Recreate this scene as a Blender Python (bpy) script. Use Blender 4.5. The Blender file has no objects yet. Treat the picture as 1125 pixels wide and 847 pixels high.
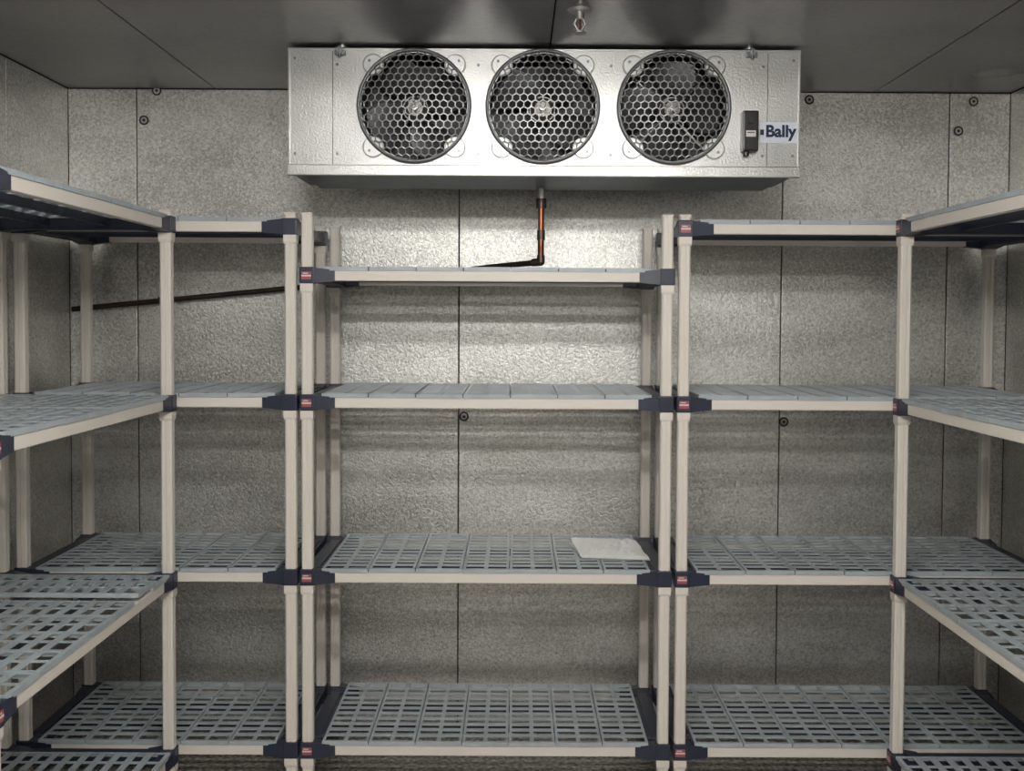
import bpy, bmesh, math, random
from mathutils import Matrix, Vector, Euler
random.seed(4)
S = bpy.context.scene
COL = S.collection
S.view_settings.view_transform = 'Standard'

# ------------------------------------------------------------ materials
def new_mat(name, color, rough=0.5, metal=0.0, bump=None, mottle=None, spec=None):
    m = bpy.data.materials.new(name); m.use_nodes = True
    nt = m.node_tree; N = nt.nodes; L = nt.links
    b = N['Principled BSDF']
    b.inputs['Base Color'].default_value = (*color, 1)
    b.inputs['Roughness'].default_value = rough
    b.inputs['Metallic'].default_value = metal
    if spec is not None: b.inputs['Specular IOR Level'].default_value = spec
    tc = N.new('ShaderNodeTexCoord')
    if mottle:
        sc, amt = mottle
        n = N.new('ShaderNodeTexNoise'); n.inputs['Scale'].default_value = sc; n.inputs['Detail'].default_value = 3
        L.new(tc.outputs['Object'], n.inputs['Vector'])
        r = N.new('ShaderNodeValToRGB')
        r.color_ramp.elements[0].position = 0.3; r.color_ramp.elements[1].position = 0.7
        r.color_ramp.elements[0].color = (*[c*(1-amt) for c in color], 1)
        r.color_ramp.elements[1].color = (*[min(1, c*(1+amt)) for c in color], 1)
        L.new(n.outputs['Fac'], r.inputs['Fac']); L.new(r.outputs['Color'], b.inputs['Base Color'])
    if bump:
        sc, st = bump
        n2 = N.new('ShaderNodeTexNoise'); n2.inputs['Scale'].default_value = sc; n2.inputs['Detail'].default_value = 2
        L.new(tc.outputs['Object'], n2.inputs['Vector'])
        bp = N.new('ShaderNodeBump'); bp.inputs['Strength'].default_value = st; bp.inputs['Distance'].default_value = 0.004
        L.new(n2.outputs['Fac'], bp.inputs['Height']); L.new(bp.outputs['Normal'], b.inputs['Normal'])
    return m

def stucco_mat(name, ca, cb, metal=0.8, rough=0.4, cell=95, strength=0.5, dist=0.002, broad=0.45, distort=0.0):
    m = bpy.data.materials.new(name); m.use_nodes = True
    nt = m.node_tree; N = nt.nodes; L = nt.links
    b = N['Principled BSDF']; b.inputs['Metallic'].default_value = metal
    tc = N.new('ShaderNodeTexCoord')
    n = N.new('ShaderNodeTexNoise'); n.inputs['Scale'].default_value = cell; n.inputs['Detail'].default_value = 1; n.inputs['Roughness'].default_value = 0.5
    n.inputs['Distortion'].default_value = distort
    L.new(tc.outputs['Object'], n.inputs['Vector'])
    bp = N.new('ShaderNodeBump'); bp.inputs['Strength'].default_value = strength; bp.inputs['Distance'].default_value = dist
    L.new(n.outputs['Fac'], bp.inputs['Height']); L.new(bp.outputs['Normal'], b.inputs['Normal'])
    n2 = N.new('ShaderNodeTexNoise'); n2.inputs['Scale'].default_value = 1.8; n2.inputs['Detail'].default_value = 3
    mp = N.new('ShaderNodeMapping'); mp.inputs['Scale'].default_value = (0.8, 0.8, 2.2)
    L.new(tc.outputs['Object'], mp.inputs['Vector']); L.new(mp.outputs['Vector'], n2.inputs['Vector'])
    mx = N.new('ShaderNodeMath'); mx.operation = 'MULTIPLY_ADD'; mx.inputs[1].default_value = 1-broad
    mulf = N.new('ShaderNodeMath'); mulf.operation = 'MULTIPLY'; mulf.inputs[1].default_value = broad
    L.new(n2.outputs['Fac'], mulf.inputs[0])
    L.new(n.outputs['Fac'], mx.inputs[0]); L.new(mulf.outputs[0], mx.inputs[2])
    r = N.new('ShaderNodeValToRGB')
    r.color_ramp.elements[0].position = 0.38; r.color_ramp.elements[1].position = 0.62
    r.color_ramp.elements[0].color = (*ca, 1); r.color_ramp.elements[1].color = (*cb, 1)
    L.new(mx.outputs[0], r.inputs['Fac']); L.new(r.outputs['Color'], b.inputs['Base Color'])
    mr = N.new('ShaderNodeMapRange'); mr.inputs['To Min'].default_value = rough-0.08; mr.inputs['To Max'].default_value = rough+0.1
    L.new(n2.outputs['Fac'], mr.inputs['Value']); L.new(mr.outputs['Result'], b.inputs['Roughness'])
    return m

M_wall = stucco_mat('embossed_aluminium', (0.36, 0.352, 0.333), (0.70, 0.69, 0.66), metal=0.85, rough=0.40, cell=125, strength=0.85, dist=0.0018, broad=.45, distort=.8)
M_ceil = stucco_mat('ceiling_sheet', (0.25, 0.25, 0.25), (0.40, 0.40, 0.398), metal=0.78, rough=0.30, cell=60, strength=0.08, dist=0.001, broad=.8)
M_floor = stucco_mat('floor_plate', (0.20, 0.18, 0.155), (0.60, 0.56, 0.50), metal=0.4, rough=0.45, cell=60, strength=0.8, dist=0.004, broad=.2)
M_seam = new_mat('dark_seam', (0.03, 0.028, 0.026), 0.8)
M_beige = new_mat('beige_polymer', (0.675, 0.625, 0.565), 0.42, 0)
M_navy = new_mat('navy_polymer', (0.018, 0.023, 0.045), 0.4, 0)
M_mat = new_mat('blue_grey_grid', (0.36, 0.405, 0.43), 0.36, 0, mottle=(12, 0.12))
M_red = new_mat('label_red', (0.33, 0.08, 0.09), 0.4)
M_white = new_mat('label_white', (0.65, 0.60, 0.60), 0.5)
M_case = new_mat('casing_aluminium', (0.50, 0.498, 0.485), 0.40, 0.85, bump=(160, 0.28), mottle=(3, 0.22))
M_lug = new_mat('fan_plate', (0.32, 0.32, 0.315), 0.42, 0.6)
M_pan = new_mat('pan_grey', (0.20, 0.22, 0.23), 0.4, 0.6, mottle=(6, .1))
M_dark = new_mat('fan_interior', (0.02, 0.02, 0.022), 0.6, 0.2)
M_coil = new_mat('coil_fins', (0.04, 0.04, 0.042), 0.5, 0.5)
M_blade = new_mat('fan_blade_metal', (0.07, 0.07, 0.075), 0.4, 0.6)
M_motor = new_mat('motor_metal', (0.20, 0.19, 0.17), 0.4, 0.7)
M_guard = new_mat('guard_grey', (0.22, 0.22, 0.225), 0.4, 0.5)
M_rim = new_mat('guard_rim', (0.16, 0.165, 0.17), 0.4, 0.4)
M_black = new_mat('black_plastic', (0.008, 0.008, 0.008), 0.35)
M_sign = new_mat('sign_white', (0.68, 0.72, 0.80), 0.4)
M_signtxt = new_mat('sign_navy', (0.006, 0.010, 0.055), 0.4)
M_copper = new_mat('aged_copper', (0.18, 0.07, 0.04), 0.33, 0.9, mottle=(14, 0.6))
M_pipedark = new_mat('oxidised_pipe', (0.05, 0.032, 0.025), 0.5, 0.6, mottle=(14, 0.4))
M_brass = new_mat('solder_fitting', (0.08, 0.06, 0.05), 0.4, 0.8)
M_steel = new_mat('zinc_steel', (0.5, 0.5, 0.48), 0.3, 0.9)
M_plug = new_mat('plug_grey', (0.40, 0.38, 0.36), 0.5)
M_paper = new_mat('paper_white', (0.94, 0.93, 0.91), 0.3)
M_lamp = new_mat('lamp_housing', (0.8, 0.8, 0.8), 0.4)
M_lens = bpy.data.materials.new('lamp_diffuser'); M_lens.use_nodes=True
_p=M_lens.node_tree.nodes['Principled BSDF']; _p.inputs['Emission Color'].default_value=(1,.985,.945,1); _p.inputs['Emission Strength'].default_value=76

# ------------------------------------------------------------ builder
class MB:
    def __init__(s): s.v=[]; s.f=[]; s.m=[]; s.mats=[]; s.sm=[]
    def mi(s, mat):
        if mat not in s.mats: s.mats.append(mat)
        return s.mats.index(mat)
    def raw(s, vs, fs, mat, smooth=False, T=None):
        o=len(s.v)
        s.v += [tuple(T@Vector(p)) if T else tuple(p) for p in vs]
        k=s.mi(mat)
        for f in fs: s.f.append([i+o for i in f]); s.m.append(k); s.sm.append(smooth)
    def box(s, x0,x1,y0,y1,z0,z1, mat, c=0, T=None):
        if c<=0:
            s.raw([(x0,y0,z0),(x1,y0,z0),(x1,y1,z0),(x0,y1,z0),(x0,y0,z1),(x1,y0,z1),(x1,y1,z1),(x0,y1,z1)],
              [(0,3,2,1),(4,5,6,7),(0,1,5,4),(1,2,6,5),(2,3,7,6),(3,0,4,7)], mat, T=T); return
        bm=bmesh.new(); bmesh.ops.create_cube(bm,size=1)
        for v in bm.verts:
            v.co=Vector(((x0+x1)/2+v.co.x*(x1-x0),(y0+y1)/2+v.co.y*(y1-y0),(z0+z1)/2+v.co.z*(z1-z0)))
        bmesh.ops.bevel(bm,geom=bm.edges[:],offset=c,segments=2,affect='EDGES',profile=0.6)
        bm.verts.index_update()
        s.raw([v.co.copy() for v in bm.verts],[[v.index for v in f.verts] for f in bm.faces],mat,T=T); bm.free()
    def prism(s, poly, z0, z1, mat, T=None):
        n=len(poly)
        vs=[(p[0],p[1],z0) for p in poly]+[(p[0],p[1],z1) for p in poly]
        fs=[list(range(n))[::-1], list(range(n,2*n))]+[(i,(i+1)%n,n+(i+1)%n,n+i) for i in range(n)]
        s.raw(vs,fs,mat,T=T)
    def cyl(s, p0, p1, r0, mat, r1=None, n=20, caps=True):
        r1 = r0 if r1 is None else r1
        p0=Vector(p0);p1=Vector(p1);d=(p1-p0).normalized()
        q=d.to_track_quat('Z','Y')
        vs=[];
        for P,r in ((p0,r0),(p1,r1)):
            for i in range(n):
                a=2*math.pi*i/n; vs.append(P+q@Vector((r*math.cos(a),r*math.sin(a),0)))
        s.raw(vs,[(i,(i+1)%n,n+(i+1)%n,n+i) for i in range(n)],mat,smooth=True)
        if caps:
            s.raw(vs[:n],[list(range(n))[::-1]],mat); s.raw(vs[n:],[list(range(n))],mat)
    def torus(s, c, axis, R, r, mat, n=64, k=8):
        q=Vector(axis).to_track_quat('Z','Y'); c=Vector(c); vs=[];fs=[]
        for i in range(n):
            a=2*math.pi*i/n
            for j in range(k):
                b=2*math.pi*j/k
                vs.append(c+q@Vector(((R+r*math.cos(b))*math.cos(a),(R+r*math.cos(b))*math.sin(a),r*math.sin(b))))
        for i in range(n):
            for j in range(k):
                fs.append((i*k+j,((i+1)%n)*k+j,((i+1)%n)*k+(j+1)%k,i*k+(j+1)%k))
        s.raw(vs,fs,mat,smooth=True)
    def tube(s, pts, r, mat, n=14):
        for a,b in zip(pts[:-1],pts[1:]): s.cyl(a,b,r,mat,n=n)
        for p in pts[1:-1]:
            vs=[];fs=[];K=8
            for i in range(K+1):
                t=math.pi*i/K
                for j in range(n):
                    a=2*math.pi*j/n; vs.append(Vector(p)+r*Vector((math.sin(t)*math.cos(a),math.sin(t)*math.sin(a),math.cos(t))))
            for i in range(K):
                for j in range(n): fs.append((i*n+j,i*n+(j+1)%n,(i+1)*n+(j+1)%n,(i+1)*n+j))
            s.raw(vs,fs,mat,smooth=True)
    def obj(s, name, parent=None):
        me=bpy.data.meshes.new(name); me.from_pydata(s.v,[],s.f)
        for m in s.mats: me.materials.append(m)
        me.polygons.foreach_set('material_index',s.m); me.polygons.foreach_set('use_smooth',s.sm)
        me.validate(); me.update()
        o=bpy.data.objects.new(name,me); COL.objects.link(o)
        if parent: o.parent=parent
        return o

# ------------------------------------------------------------ room
XL, XR, YB, YF, ZC = -1.78, 1.953, 4.30, -0.7, 2.542
G=0.0022
def wall(name, axis, pos, sgn, a0, a1, seams, z0=0, z1=ZC, mat=M_wall):
    b=MB(); e=[a0]+seams+[a1]
    for i in range(len(e)-1):
        l=e[i]+(G if i>0 else 0.001); r=e[i+1]-(G if i<len(e)-2 else 0.001)
        d0,d1=sorted((pos,pos+sgn*0.03))
        if axis=='y': b.box(l,r,d0,d1,z0,z1-0.003,mat,c=0.002)
        else: b.box(d0,d1,l,r,z0,z1-0.003,mat,c=0.002)
    d0,d1=sorted((pos+sgn*0.012,pos+sgn*0.08))
    if axis=='y': b.box(a0-0.05,a1+0.05,d0,d1,z0,z1+.05,M_seam)
    else: b.box(d0,d1,a0-0.05,a1+0.05,z0,z1+.05,M_seam)
    return b.obj(name)
wall('wall_back','y',YB,1,XL,XR,[-1.509,-0.229,1.055,1.713])
wall('wall_left','x',XL,-1,YF,YB,[0.1,1.3,2.55,3.78])
wall('wall_right','x',XR,1,YF,YB,[0.1,1.3,2.55,3.85])
wall('wall_front','y',YF,-1,XL,XR,[-1.1,0.1,1.3])
b=MB()
e=[XL,-1.196,0.107,1.41,XR]
for i in range(4):
    b.box(e[i]+G,e[i+1]-G,YF,YB-0.002,ZC,ZC+0.03,M_ceil,c=0.0015)
b.box(XL-.05,XR+.05,YF-.05,YB+.05,ZC+0.012,ZC+0.09,M_seam)
b.obj('ceiling')
b=MB(); b.box(XL-.05,XR+.05,YF-.05,YB+.05,-0.08,0,M_floor); b.obj('floor')

# panel lock plugs on back wall
b=MB()
for px,py in [(174,104),(160,136),(885,110),(1048,143),(1064,111),(510,458),(862,462)]:
    X=(px-567)/275.3; Z=1.65-(py-347)/275.3
    b.cyl((X,YB,Z),(X,YB-0.004,Z),0.018,M_plug,n=24)
    b.torus((X,YB-0.004,Z),(0,1,0),0.016,0.003,M_seam,n=24,k=6)
    b.cyl((X,YB-0.003,Z),(X,YB-0.0065,Z),0.006,M_seam,n=6)
b.obj('trim_panel_plugs')

# ------------------------------------------------------------ shelving
W=0.60
def post(b, cx, cy, H):
    h=0.0185; g=0.0016; d=0.003; c=0.005
    side=[(-h+c,-h),(-g,-h),(-g,-h+d),(g,-h+d),(g,-h),(h-c,-h)]
    poly=[]
    for k in range(4):
        a=k*math.pi/2; ca,sa=round(math.cos(a)),round(math.sin(a))
        for x,y in side: poly.append((cx+ca*x-sa*y, cy+sa*x+ca*y))
    b.prism(poly,0.02,H,M_beige)
    b.box(cx-h-.001,cx+h+.001,cy-h-.001,cy+h+.001,H-0.002,H+0.006,M_beige,c=0.002)
    b.cyl((cx,cy,0.0),(cx,cy,0.008),0.020,M_navy,n=16); b.cyl((cx,cy,0.008),(cx,cy,0.03),0.008,M_steel,n=10)

def shelf(b, L, zt, raised=(), seed=0):
    for y0,y1 in ((0.008,0.034),(W-0.034,W-0.008)):
        b.box(0.05,L-0.05,y0,y1,zt-0.038,zt-0.003,M_beige,c=0.003)
    for x0,x1 in ((0.006,0.066),(L-0.066,L-0.006)):
        b.box(x0,x1,0.045,W-0.045,zt-0.040,zt-0.004,M_navy,c=0.003)
        b.box(x0+0.012,x1-0.012,0.08,W-0.08,zt-0.006,zt+0.001,M_navy,c=0.002)
    for cx in (0,1):
        for cy in (0,1):
            T=Matrix.Translation((L*cx,W*cy,0))@Matrix.Diagonal((1-2*cx,1-2*cy,1,1))
            b.box(0.0,0.050,0.0,0.050,zt-0.048,zt+0.008,M_navy,c=0.004,T=T)
            vs=[]
            for x,zl,zh,dy in ((0.048,zt-0.046,zt+0.006,0.002),(0.118,zt-0.039,zt-0.002,0.006)):
                vs+= [(x,dy,zl),(x,0.044,zl),(x,0.044,zh),(x,dy,zh)]
            b.raw(vs,[(0,1,5,4),(1,2,6,5),(2,3,7,6),(3,0,4,7),(0,3,2,1),(4,5,6,7)],M_navy,T=T)
            vs=[]
            for y,zl,zh in ((0.05,zt-0.046,zt+0.006),(0.10,zt-0.041,zt-0.002)):
                vs+= [(0.003,y,zl),(0.068,y,zl),(0.068,y,zh),(0.003,y,zh)]
            b.raw(vs,[(0,4,5,1),(1,5,6,2),(2,6,7,3),(3,7,4,0),(0,1,2,3),(4,7,6,5)],M_navy,T=T)
            # beige wedge collar under bracket
            vs=[]
            for e_,z in ((0.0050,zt-0.078),(0.0025,zt-0.070),(0.0025,zt-0.046)):
                vs+=[(e_,e_,z),(0.048-e_,e_,z),(0.048-e_,0.048-e_,z),(e_,0.048-e_,z)]
            b.raw(vs,[(0,3,2,1)]+[(k*4+i,k*4+(i+1)%4,k*4+4+(i+1)%4,k*4+4+i) for k in range(2) for i in range(4)]+[(8,9,10,11)],M_beige,T=T)
    b.box(0.008,0.040,-0.0012,0.001,zt-0.034,zt-0.008,M_red)
    b.box(0.008,0.040,-0.0016,-0.0011,zt-0.024,zt-0.019,M_white)
    b.box(0.012,0.030,-0.0017,-0.0012,zt-0.015,zt-0.012,M_white)
    # grid mats : thin slotted top web with a deeper skirt round each mat
    x0,x1=0.072,L-0.072
    n=max(1,round((x1-x0)/0.157)); mw=(x1-x0)/n
    R=11; y0,y1=0.005,W-0.005; edge=0.013
    t0,t1=zt-0.004,zt+0.010
    rnd=random.Random(seed)
    for i in range(n):
        a=x0+i*mw+0.0016; c=x0+(i+1)*mw-0.0016
        dz=0.014 if i in raised else rnd.uniform(-.0008,.0012)
        dx=0.03 if i in raised else 0
        a+=dx; c+=dx; z0=t0+dz; z1=t1+dz; zw=z1-0.003
        pitch=(y1-y0-2*edge)/R; bar=pitch*0.44
        b.box(a,c,y0,y0+edge,z0,z1,M_mat); b.box(a,c,y1-edge,y1,z0,z1,M_mat)
        m=(a+c)/2
        b.box(a,a+0.003,y0+edge,y1-edge,z0,zw,M_mat); b.box(c-.003,c,y0+edge,y1-edge,z0,zw,M_mat)
        ys=y0+edge
        for k in range(R):
            s0=ys+k*pitch+ (bar/2 if k>0 else 0); s1=ys+(k+1)*pitch-(bar/2 if k<R-1 else 0)
            if k<R-1: b.box(a,c,s1,s1+bar,zw,z1,M_mat)
            for w0,w1 in ((a,a+0.009),(m-0.007,m+0.007),(c-0.009,c)):
                b.box(w0,w1,s0,s1,zw,z1-0.0003,M_mat)
    for y in (W*0.33,W*0.66):
        b.box(0.06,L-0.06,y-0.006,y+0.006,zt-0.030,zt-0.004,M_navy)

def unit(L, H, zs, loc, rz, raised=None):
    b=MB()
    for cx in (0.024,L-0.024):
        for cy in (0.024,W-0.024): post(b,cx,cy,H)
    for i,z in enumerate(zs): shelf(b,L,z,(raised or {}).get(i,()),seed=i)
    o=b.obj('shelving_unit'); o.location=loc; o.rotation_euler=(0,0,math.radians(rz))
    return o
Z4,Z3,Z2,ZT=0.194,0.785,1.376,1.964
unit(1.254,1.985,[Z4,Z3,Z2,1.802],(-0.725,3.60,0),0)
unit(0.955,1.985,[Z4,Z3,Z2,ZT],(-0.735-0.955+0.002,3.60,0),0)
unit(1.31,1.985,[Z4,Z3,Z2,ZT],(0.539,3.60,0),0)
unit(1.27,1.985,[Z4,Z3,Z2,ZT],(-1.128,2.31,0),90,{1:(5,)})
unit(1.27,1.985,[Z4,Z3,Z2,ZT],(1.254,3.580,0),-90)

# ------------------------------------------------------------ evaporator
def empty(name):
    o=bpy.data.objects.new(name,None); COL.objects.link(o); o.empty_display_size=0.1; return o
E=empty('ceiling_evaporator_cooler')
ux0,ux1,uy0,uy1,uz0,uz1=-0.757,0.934,3.60,3.98,2.135,2.529
fans=[-0.342,0.084,0.518]; fz=2.343; FR=0.176
b=MB()
hs=0.186-.0005; t=0.0
def rect(xa,xb,za,zb): b.raw([(xa,uy0,za),(xb,uy0,za),(xb,uy0,zb),(xa,uy0,zb)],[(0,1,2,3)],M_case)
xs=[ux0]
for fx in fans: xs+=[fx-hs,fx+hs]
xs.append(ux1)
for i in range(0,len(xs),2): rect(xs[i],xs[i+1],uz0,uz1)
for fx in fans:
    rect(fx-hs,fx+hs,uz0,fz-hs); rect(fx-hs,fx+hs,fz+hs,uz1)
    n=64; vs=[];fs=[]
    for i in range(n):
        a=2*math.pi*i/n; c,s_=math.cos(a),math.sin(a); m=max(abs(c),abs(s_))
        vs+= [(fx+FR*c,uy0,fz+FR*s_),(fx+hs*c/m,uy0,fz+hs*s_/m)]
    for i in range(n):
        j=(i+1)%n; fs.append((2*i,2*i+1,2*j+1,2*j))
    b.raw(vs,fs,M_case)
    b.cyl((fx,uy0,fz),(fx,uy0+0.13,fz),FR,M_dark,n=64,caps=False)
b.raw([(ux0,uy0,uz0),(ux0,uy1,uz0),(ux0,uy1,uz1),(ux0,uy0,uz1)],[(0,1,2,3)],M_case)
b.raw([(ux1,uy0,uz0),(ux1,uy1,uz0),(ux1,uy1,uz1),(ux1,uy0,uz1)],[(0,1,2,3)],M_case)
b.raw([(ux0,uy0,uz1),(ux1,uy0,uz1),(ux1,uy1,uz1),(ux0,uy1,uz1)],[(0,1,2,3)],M_case)
b.raw([(ux0,uy1,uz0),(ux1,uy1,uz0),(ux1,uy1,uz1),(ux0,uy1,uz1)],[(0,1,2,3)],M_coil)
b.box(ux0+.02,ux1-.02,uy0+0.15,uy1-0.02,uz0+.02,uz1-.02,M_coil)
b.box(ux0-.003,ux1+.003,uy0-.004,uy0+.02,uz1-.004,uz1+.003,M_case)
b.box(ux0-.003,ux0+.004,uy0-.003,uy0+.02,uz0,uz1,M_case,c=.001)
b.box(ux1-.004,ux1+.003,uy0-.003,uy0+.02,uz0,uz1,M_case,c=.001)
for sx in (ux0+0.145,ux1-0.105):
    b.box(sx-.001,sx+.001,uy0-.0006,uy0+.001,uz0,uz1-.006,M_seam)
for sx,sz in [(ux0+.02,uz1-.03),(ux0+.16,uz1-.05),(ux1-.02,uz1-.03),(ux1-.12,uz1-.05),(ux0+.16,uz0+.05),(ux1-.12,uz0+.05),(ux0+.02,uz0+.05),(ux1-.02,uz0+.05),(-.13,uz0+.05),(.31,uz0+.05),(-.13,uz1-.05),(.31,uz1-.05)]:
    b.cyl((sx,uy0,sz),(sx,uy0-.003,sz),.005,M_pan,n=8)
b.obj('casing',E)
b=MB()
b.box(ux0-.006,ux1+.004,uy0-.014,uy0+.005,2.112,2.148,M_case,c=.003)
b.box(ux0-.004,ux1+.002,uy0,uy1,2.126,2.138,M_pan,c=.002)
vs=[(ux0+.02,uy0+.02,2.127),(ux1-.02,uy0+.02,2.127),(ux1-.02,uy1-.01,2.127),(ux0+.02,uy1-.01,2.127),
    (ux0+.04,uy0+.06,2.120),(ux1-.04,uy0+.06,2.120),(ux1-.04,uy1-.03,2.110),(ux0+.04,uy1-.03,2.110)]
b.raw(vs,[(0,1,5,4),(1,2,6,5),(2,3,7,6),(3,0,4,7),(4,5,6,7)],M_pan)
b.obj('drip_pan',E)

def guard(fx):
    b=MB()
    R=0.184
    def dome(x,z):
        r=min(1,math.hypot(x,z)/R); return uy0-0.012-0.030*(1-r**4)
    hexr=0.0145
    edges=set()
    def key(x,z): return (round(x,4),round(z,4))
    dx=hexr*math.sqrt(3); dz=hexr*1.5
    for j in range(-12,13):
        for i in range(-12,13):
            cx=i*dx+(dx/2 if j%2 else 0); cz=j*dz
            if math.hypot(cx,cz)>R+hexr: continue
            vs=[(cx+hexr*math.sin(math.radians(60*k)),cz+hexr*math.cos(math.radians(60*k))) for k in range(6)]
            for k in range(6):
                p,q=key(*vs[k]),key(*vs[(k+1)%6]); edges.add((min(p,q),max(p,q)))
    w=0.0019
    done=set()
    for p,q in sorted(edges):
        m=(round((p[0]+q[0])/2,3),round((p[1]+q[1])/2,3))
        if m in done: continue
        done.add(m)
        P=Vector((p[0],0,p[1]));Q=Vector((q[0],0,q[1]))
        if P.length>R and Q.length>R: continue
        if Q.length>R: P,Q=Q,P
        if P.length>R:
            d=P-Q; tt=1.0
            for _ in range(20):
                if (Q+d*tt).length>R: tt-=0.05
            P=Q+d*tt
            if (P-Q).length<1e-4: continue
        P.y=dome(P.x,P.z); Q.y=dome(Q.x,Q.z)
        d=(Q-P).normalized(); nrm=Vector((-d.z,0,d.x)).normalized()*w; yv=Vector((0,0.0022,0))
        vs=[]
        for A in (P,Q): vs+=[A+nrm-yv,A-nrm-yv,A-nrm+yv,A+nrm+yv]
        T=Matrix.Translation((fx,0,fz))
        b.raw(vs,[(0,1,5,4),(1,2,6,5),(2,3,7,6),(3,0,4,7)],M_guard,T=T)
    n=72; vs=[];fs=[]
    prof=[(R+.004,uy0),(R+.006,uy0-.010),(R+.003,uy0-.018),(R-.005,uy0-.020),(R-.006,uy0-.006)]
    K=len(prof)
    for i in range(n):
        a=2*math.pi*i/n
        for r,y in prof: vs.append((fx+r*math.cos(a),y,fz+r*math.sin(a)))
    for i in range(n):
        for k in range(K-1): fs.append((i*K+k,((i+1)%n)*K+k,((i+1)%n)*K+k+1,i*K+k+1))
    b.raw(vs,fs,M_rim,smooth=True)
    # rounded mounting lugs
    for sx in (-1,1):
        for sz in (-1,1):
            d=.136
            c=(fx+sx*d,fz+sz*d)
            b.cyl((c[0],uy0,c[1]),(c[0],uy0-.004,c[1]),.036,M_lug,n=28)
            b.cyl((c[0],uy0-.004,c[1]),(c[0],uy0-.007,c[1]),.033,M_case,r1=.031,n=28)
            k=(fx+sx*0.148,fz+sz*0.148)
            b.cyl((k[0],uy0-.006,k[1]),(k[0],uy0-.011,k[1]),.005,M_pan,n=6)
    b.torus((fx,dome(0,0)-.001,fz),(0,1,0),.010,.0025,M_guard,n=20,k=6)
    b.obj('fan_guard',E)
def fan(fx,rot):
    b=MB()
    b.cyl((fx,uy0+.045,fz),(fx,uy0+.145,fz),.043,M_motor,n=32)
    b.cyl((fx,uy0+.028,fz),(fx,uy0+.045,fz),.026,M_motor,r1=.040,n=32)
    b.cyl((fx,uy0+.005,fz),(fx,uy0+.03,fz),.010,M_steel,n=16)
    for k in range(4):
        a0=rot+k*math.pi/2; vs=[];fs=[]
        U,V=7,7
        for u in range(U+1):
            r=.038+(.165-.038)*u/U
            half=math.radians(24+10*math.sin(math.pi*u/U))
            for v in range(V+1):
                s_=(v/V-.5)*2
                a=a0+s_*half+0.25*u/U
                y=uy0+.055+ s_*0.022 + .006*s_*s_
                vs.append((fx+r*math.cos(a),y,fz+r*math.sin(a)))
        for u in range(U):
            for v in range(V): fs.append((u*(V+1)+v,(u+1)*(V+1)+v,(u+1)*(V+1)+v+1,u*(V+1)+v+1))
        b.raw(vs,fs,M_blade,smooth=True)
    for a in (math.pi/4,-math.pi/4,3*math.pi/4,-3*math.pi/4):
        b.cyl((fx+.04*math.cos(a),uy0+.11,fz+.04*math.sin(a)),(fx+FR*math.cos(a),uy0+.11,fz+FR*math.sin(a)),.004,M_steel,n=8)
    b.obj('fan_rotor',E)
for i,fx in enumerate(fans): guard(fx); fan(fx,0.3+0.5*i)
b=MB()
cx,cz=(820.5-567)/331,1.65+(347-146)/329
b.box(cx-.026,cx+.026,uy0-.045,uy0,cz-.066,cz+.066,M_black,c=.005)
b.box(cx-.016,cx+.016,uy0-.0465,uy0-.044,cz-.02,cz+.0,M_white)
b.box(cx-.012,cx+.012,uy0-.047,uy0-.0462,cz-.008,cz-.005,M_black)
b.cyl((cx,uy0-.045,cz+.035),(cx,uy0-.052,cz+.035),.012,M_black,n=20)
b.cyl((cx-.01,uy0-.02,cz-.066),(cx-.01,uy0-.02,cz-.08),.01,M_black,n=12)
b.obj('control_box',E)
b=MB(); sx0,sx1=(833-567)/331,(875-567)/331; sz0,sz1=1.65+(347-157)/329,1.65+(347-134)/329
b.box(sx0,sx1,uy0-.003,uy0,sz0,sz1,M_sign,c=.0008)
b.obj('sign_plate',E)
cu=bpy.data.curves.new('sign_text','FONT'); cu.body='Bally'; cu.size=.054; cu.extrude=.0008; cu.offset=.0018
cu.align_x='CENTER'; cu.align_y='CENTER'; cu.materials.append(M_signtxt)
to=bpy.data.objects.new('sign_text',cu); COL.objects.link(to); to.parent=E
to.location=((sx0+sx1)/2+.006,uy0-.0042,(sz0+sz1)/2+.002); to.rotation_euler=(math.pi/2,0,0)
b=MB()
b.box(sx0+.002,sx0+.014,uy0-.0045,uy0-.003,sz0+.026,sz0+.044,M_signtxt)
b.obj('sign_mark',E)
b=MB()
for hx in ((373-567)/331,(823-567)/331,):
    for hy in (uy0+.03,uy1-.05):
        b.cyl((hx,hy,uz1-.02),(hx,hy,ZC),.006,M_steel,n=10)
        b.cyl((hx,hy,ZC-.004),(hx,hy,ZC),.022,M_steel,n=20)
    b.box(hx-.018,hx+.018,uy0-.014,uy0,uz1-.022,uz1-.004,M_pan,c=.002)
    b.cyl((hx,uy0-.022,uz1-.008),(hx,uy0-.012,uz1-.008),.011,M_lug,n=6)
    b.cyl((hx,uy0-.018,uz1-.03),(hx,uy0-.018,uz1+.004),.005,M_pan,n=8)
b.obj('hanger_bolts',E)

# ------------------------------------------------------------ drain pipe
b=MB()
px,py=.088,3.92
b.cyl((px,py,2.118),(px,py,2.06),.016,M_steel,n=20)
b.cyl((px,py,2.075),(px,py,2.04),.019,M_brass,n=8)
b.cyl((px,py,2.05),(px,py,1.87),.0115,M_copper,n=16)
b.cyl((px,py,1.96),(px,py,1.925),.0145,M_brass,n=16)
b.tube([(px,py,1.870),(px,py,1.846),(px-.03,py+.015,1.844)],.0145,M_brass)
b.tube([(px,py,1.845),(-.10,4.10,1.835),(-.30,4.262,1.815),(-1.755,4.262,1.667)],.0105,M_pipedark)
for cxp in (-.9,-1.4):
    z=1.815+(cxp+.30)*(1.815-1.667)/1.455
    b.box(cxp-.012,cxp+.012,4.262-.0135,4.298,z-.0135,z+.0135,M_brass,c=.002)
b.obj('copper_drain_pipe')

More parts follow.
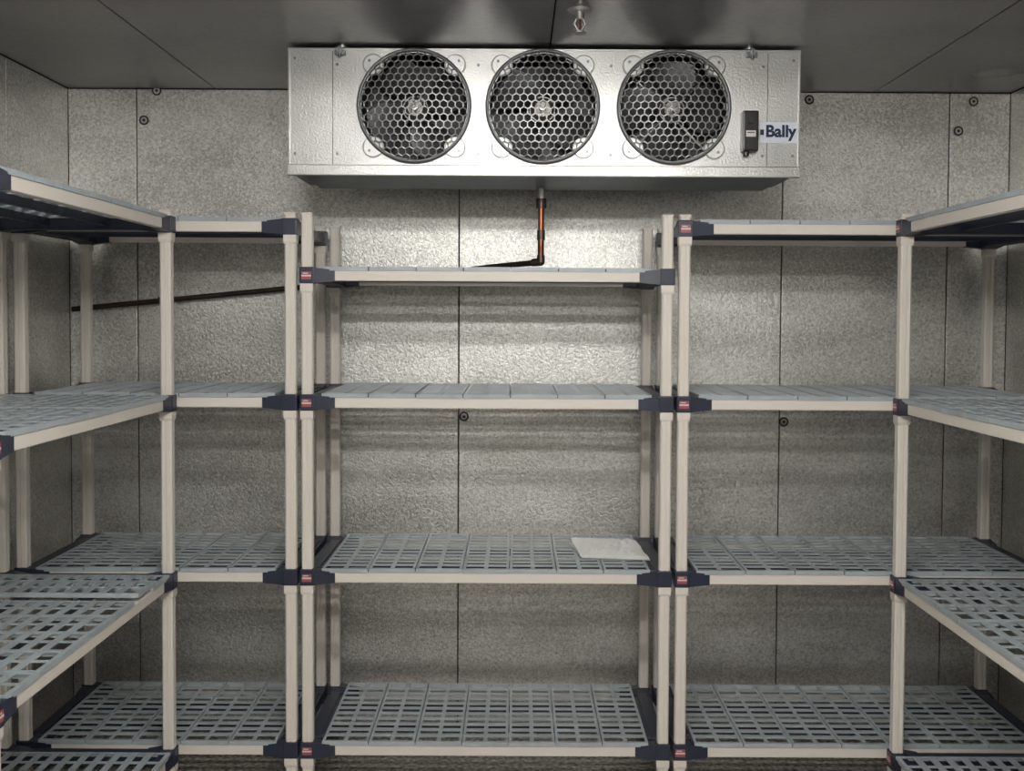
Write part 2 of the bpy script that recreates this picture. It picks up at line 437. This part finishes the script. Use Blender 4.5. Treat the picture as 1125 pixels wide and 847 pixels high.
# ------------------------------------------------------------ sprinkler
b=MB(); sx,sy=.18,3.17
b.cyl((sx,sy,ZC),(sx,sy,ZC-.008),.036,M_steel,r1=.030,n=32)
b.cyl((sx,sy,ZC-.008),(sx,sy,ZC-.028),.013,M_steel,n=6)
for s_ in (-1,1):
    b.tube([(sx+s_*.010,sy,ZC-.027),(sx+s_*.016,sy,ZC-.042),(sx+s_*.004,sy,ZC-.062)],.0028,M_steel,n=8)
b.cyl((sx,sy,ZC-.028),(sx,sy,ZC-.058),.003,M_copper,n=8)
b.cyl((sx,sy,ZC-.060),(sx,sy,ZC-.068),.006,M_steel,n=12)
b.cyl((sx,sy,ZC-.067),(sx,sy,ZC-.069),.019,M_steel,n=24)
b.obj('sprinkler_head')

# ------------------------------------------------------------ crumpled paper on shelf
b=MB(); nu,nv=14,10; vs=[];fs=[]; rnd=random.Random(2)
zb=Z3+.0118
for v in range(nv+1):
    for u in range(nu+1):
        x=.205+.24*u/nu + .03*(1-v/nv); y=3.78+.26*v/nv -.03*u/nu
        edge=min(u,nu-u,v,nv-v)/2; h=min(1,edge)
        vs.append((x+rnd.uniform(-.003,.003),y,zb+.001+h*(.003+.010*rnd.random())+.022*v/nv*min(1,(nv-v)/1.0+.35)))
for v in range(nv):
    for u in range(nu):
        a=v*(nu+1)+u; fs.append((a,a+1,a+nu+2,a+nu+1))
b.raw(vs,fs,M_paper)
b.raw([(p[0],p[1],zb-.001) for p in vs],[f[::-1] for f in fs],M_paper)
b.obj('paper_sheet')

# ------------------------------------------------------------ vapour-tight ceiling fixtures (glowing diffuser lens)
def fixture(x,y,lenx=1.2):
    E=empty('ceiling_light')
    b=MB(); b.box(x-lenx/2,x+lenx/2,y-.06,y+.06,ZC-.03,ZC-.0005,M_lamp,c=.008)
    b.obj('housing',E)
    b=MB(); b.box(x-lenx/2+.02,x+lenx/2-.02,y-.05,y+.05,ZC-.085,ZC-.03,M_lens)
    b.obj('diffuser_lens',E)
fixture(.05,1.45,1.25)
fixture(.05,0.1,1.25)
w=bpy.data.worlds.new('world'); S.world=w; w.use_nodes=True
w.node_tree.nodes['Background'].inputs[0].default_value=(.9,.95,1,1)
w.node_tree.nodes['Background'].inputs[1].default_value=.2

# ------------------------------------------------------------ camera
cd=bpy.data.cameras.new('camera'); cam=bpy.data.objects.new('camera',cd); COL.objects.link(cam); S.camera=cam
f=1184; p=math.radians(2.0)
cd.sensor_fit='HORIZONTAL'; cd.sensor_width=36; cd.lens=f/1125*36; cd.clip_start=.02
cd.shift_x=-4.5/1125; cd.shift_y=-(76.5-f*math.tan(p))/1125
R=Matrix.Rotation(math.pi/2-p,4,'X')@Matrix.Rotation(math.radians(.3),4,'Z')
cam.matrix_world=Matrix.Translation((0,0,1.65))@R
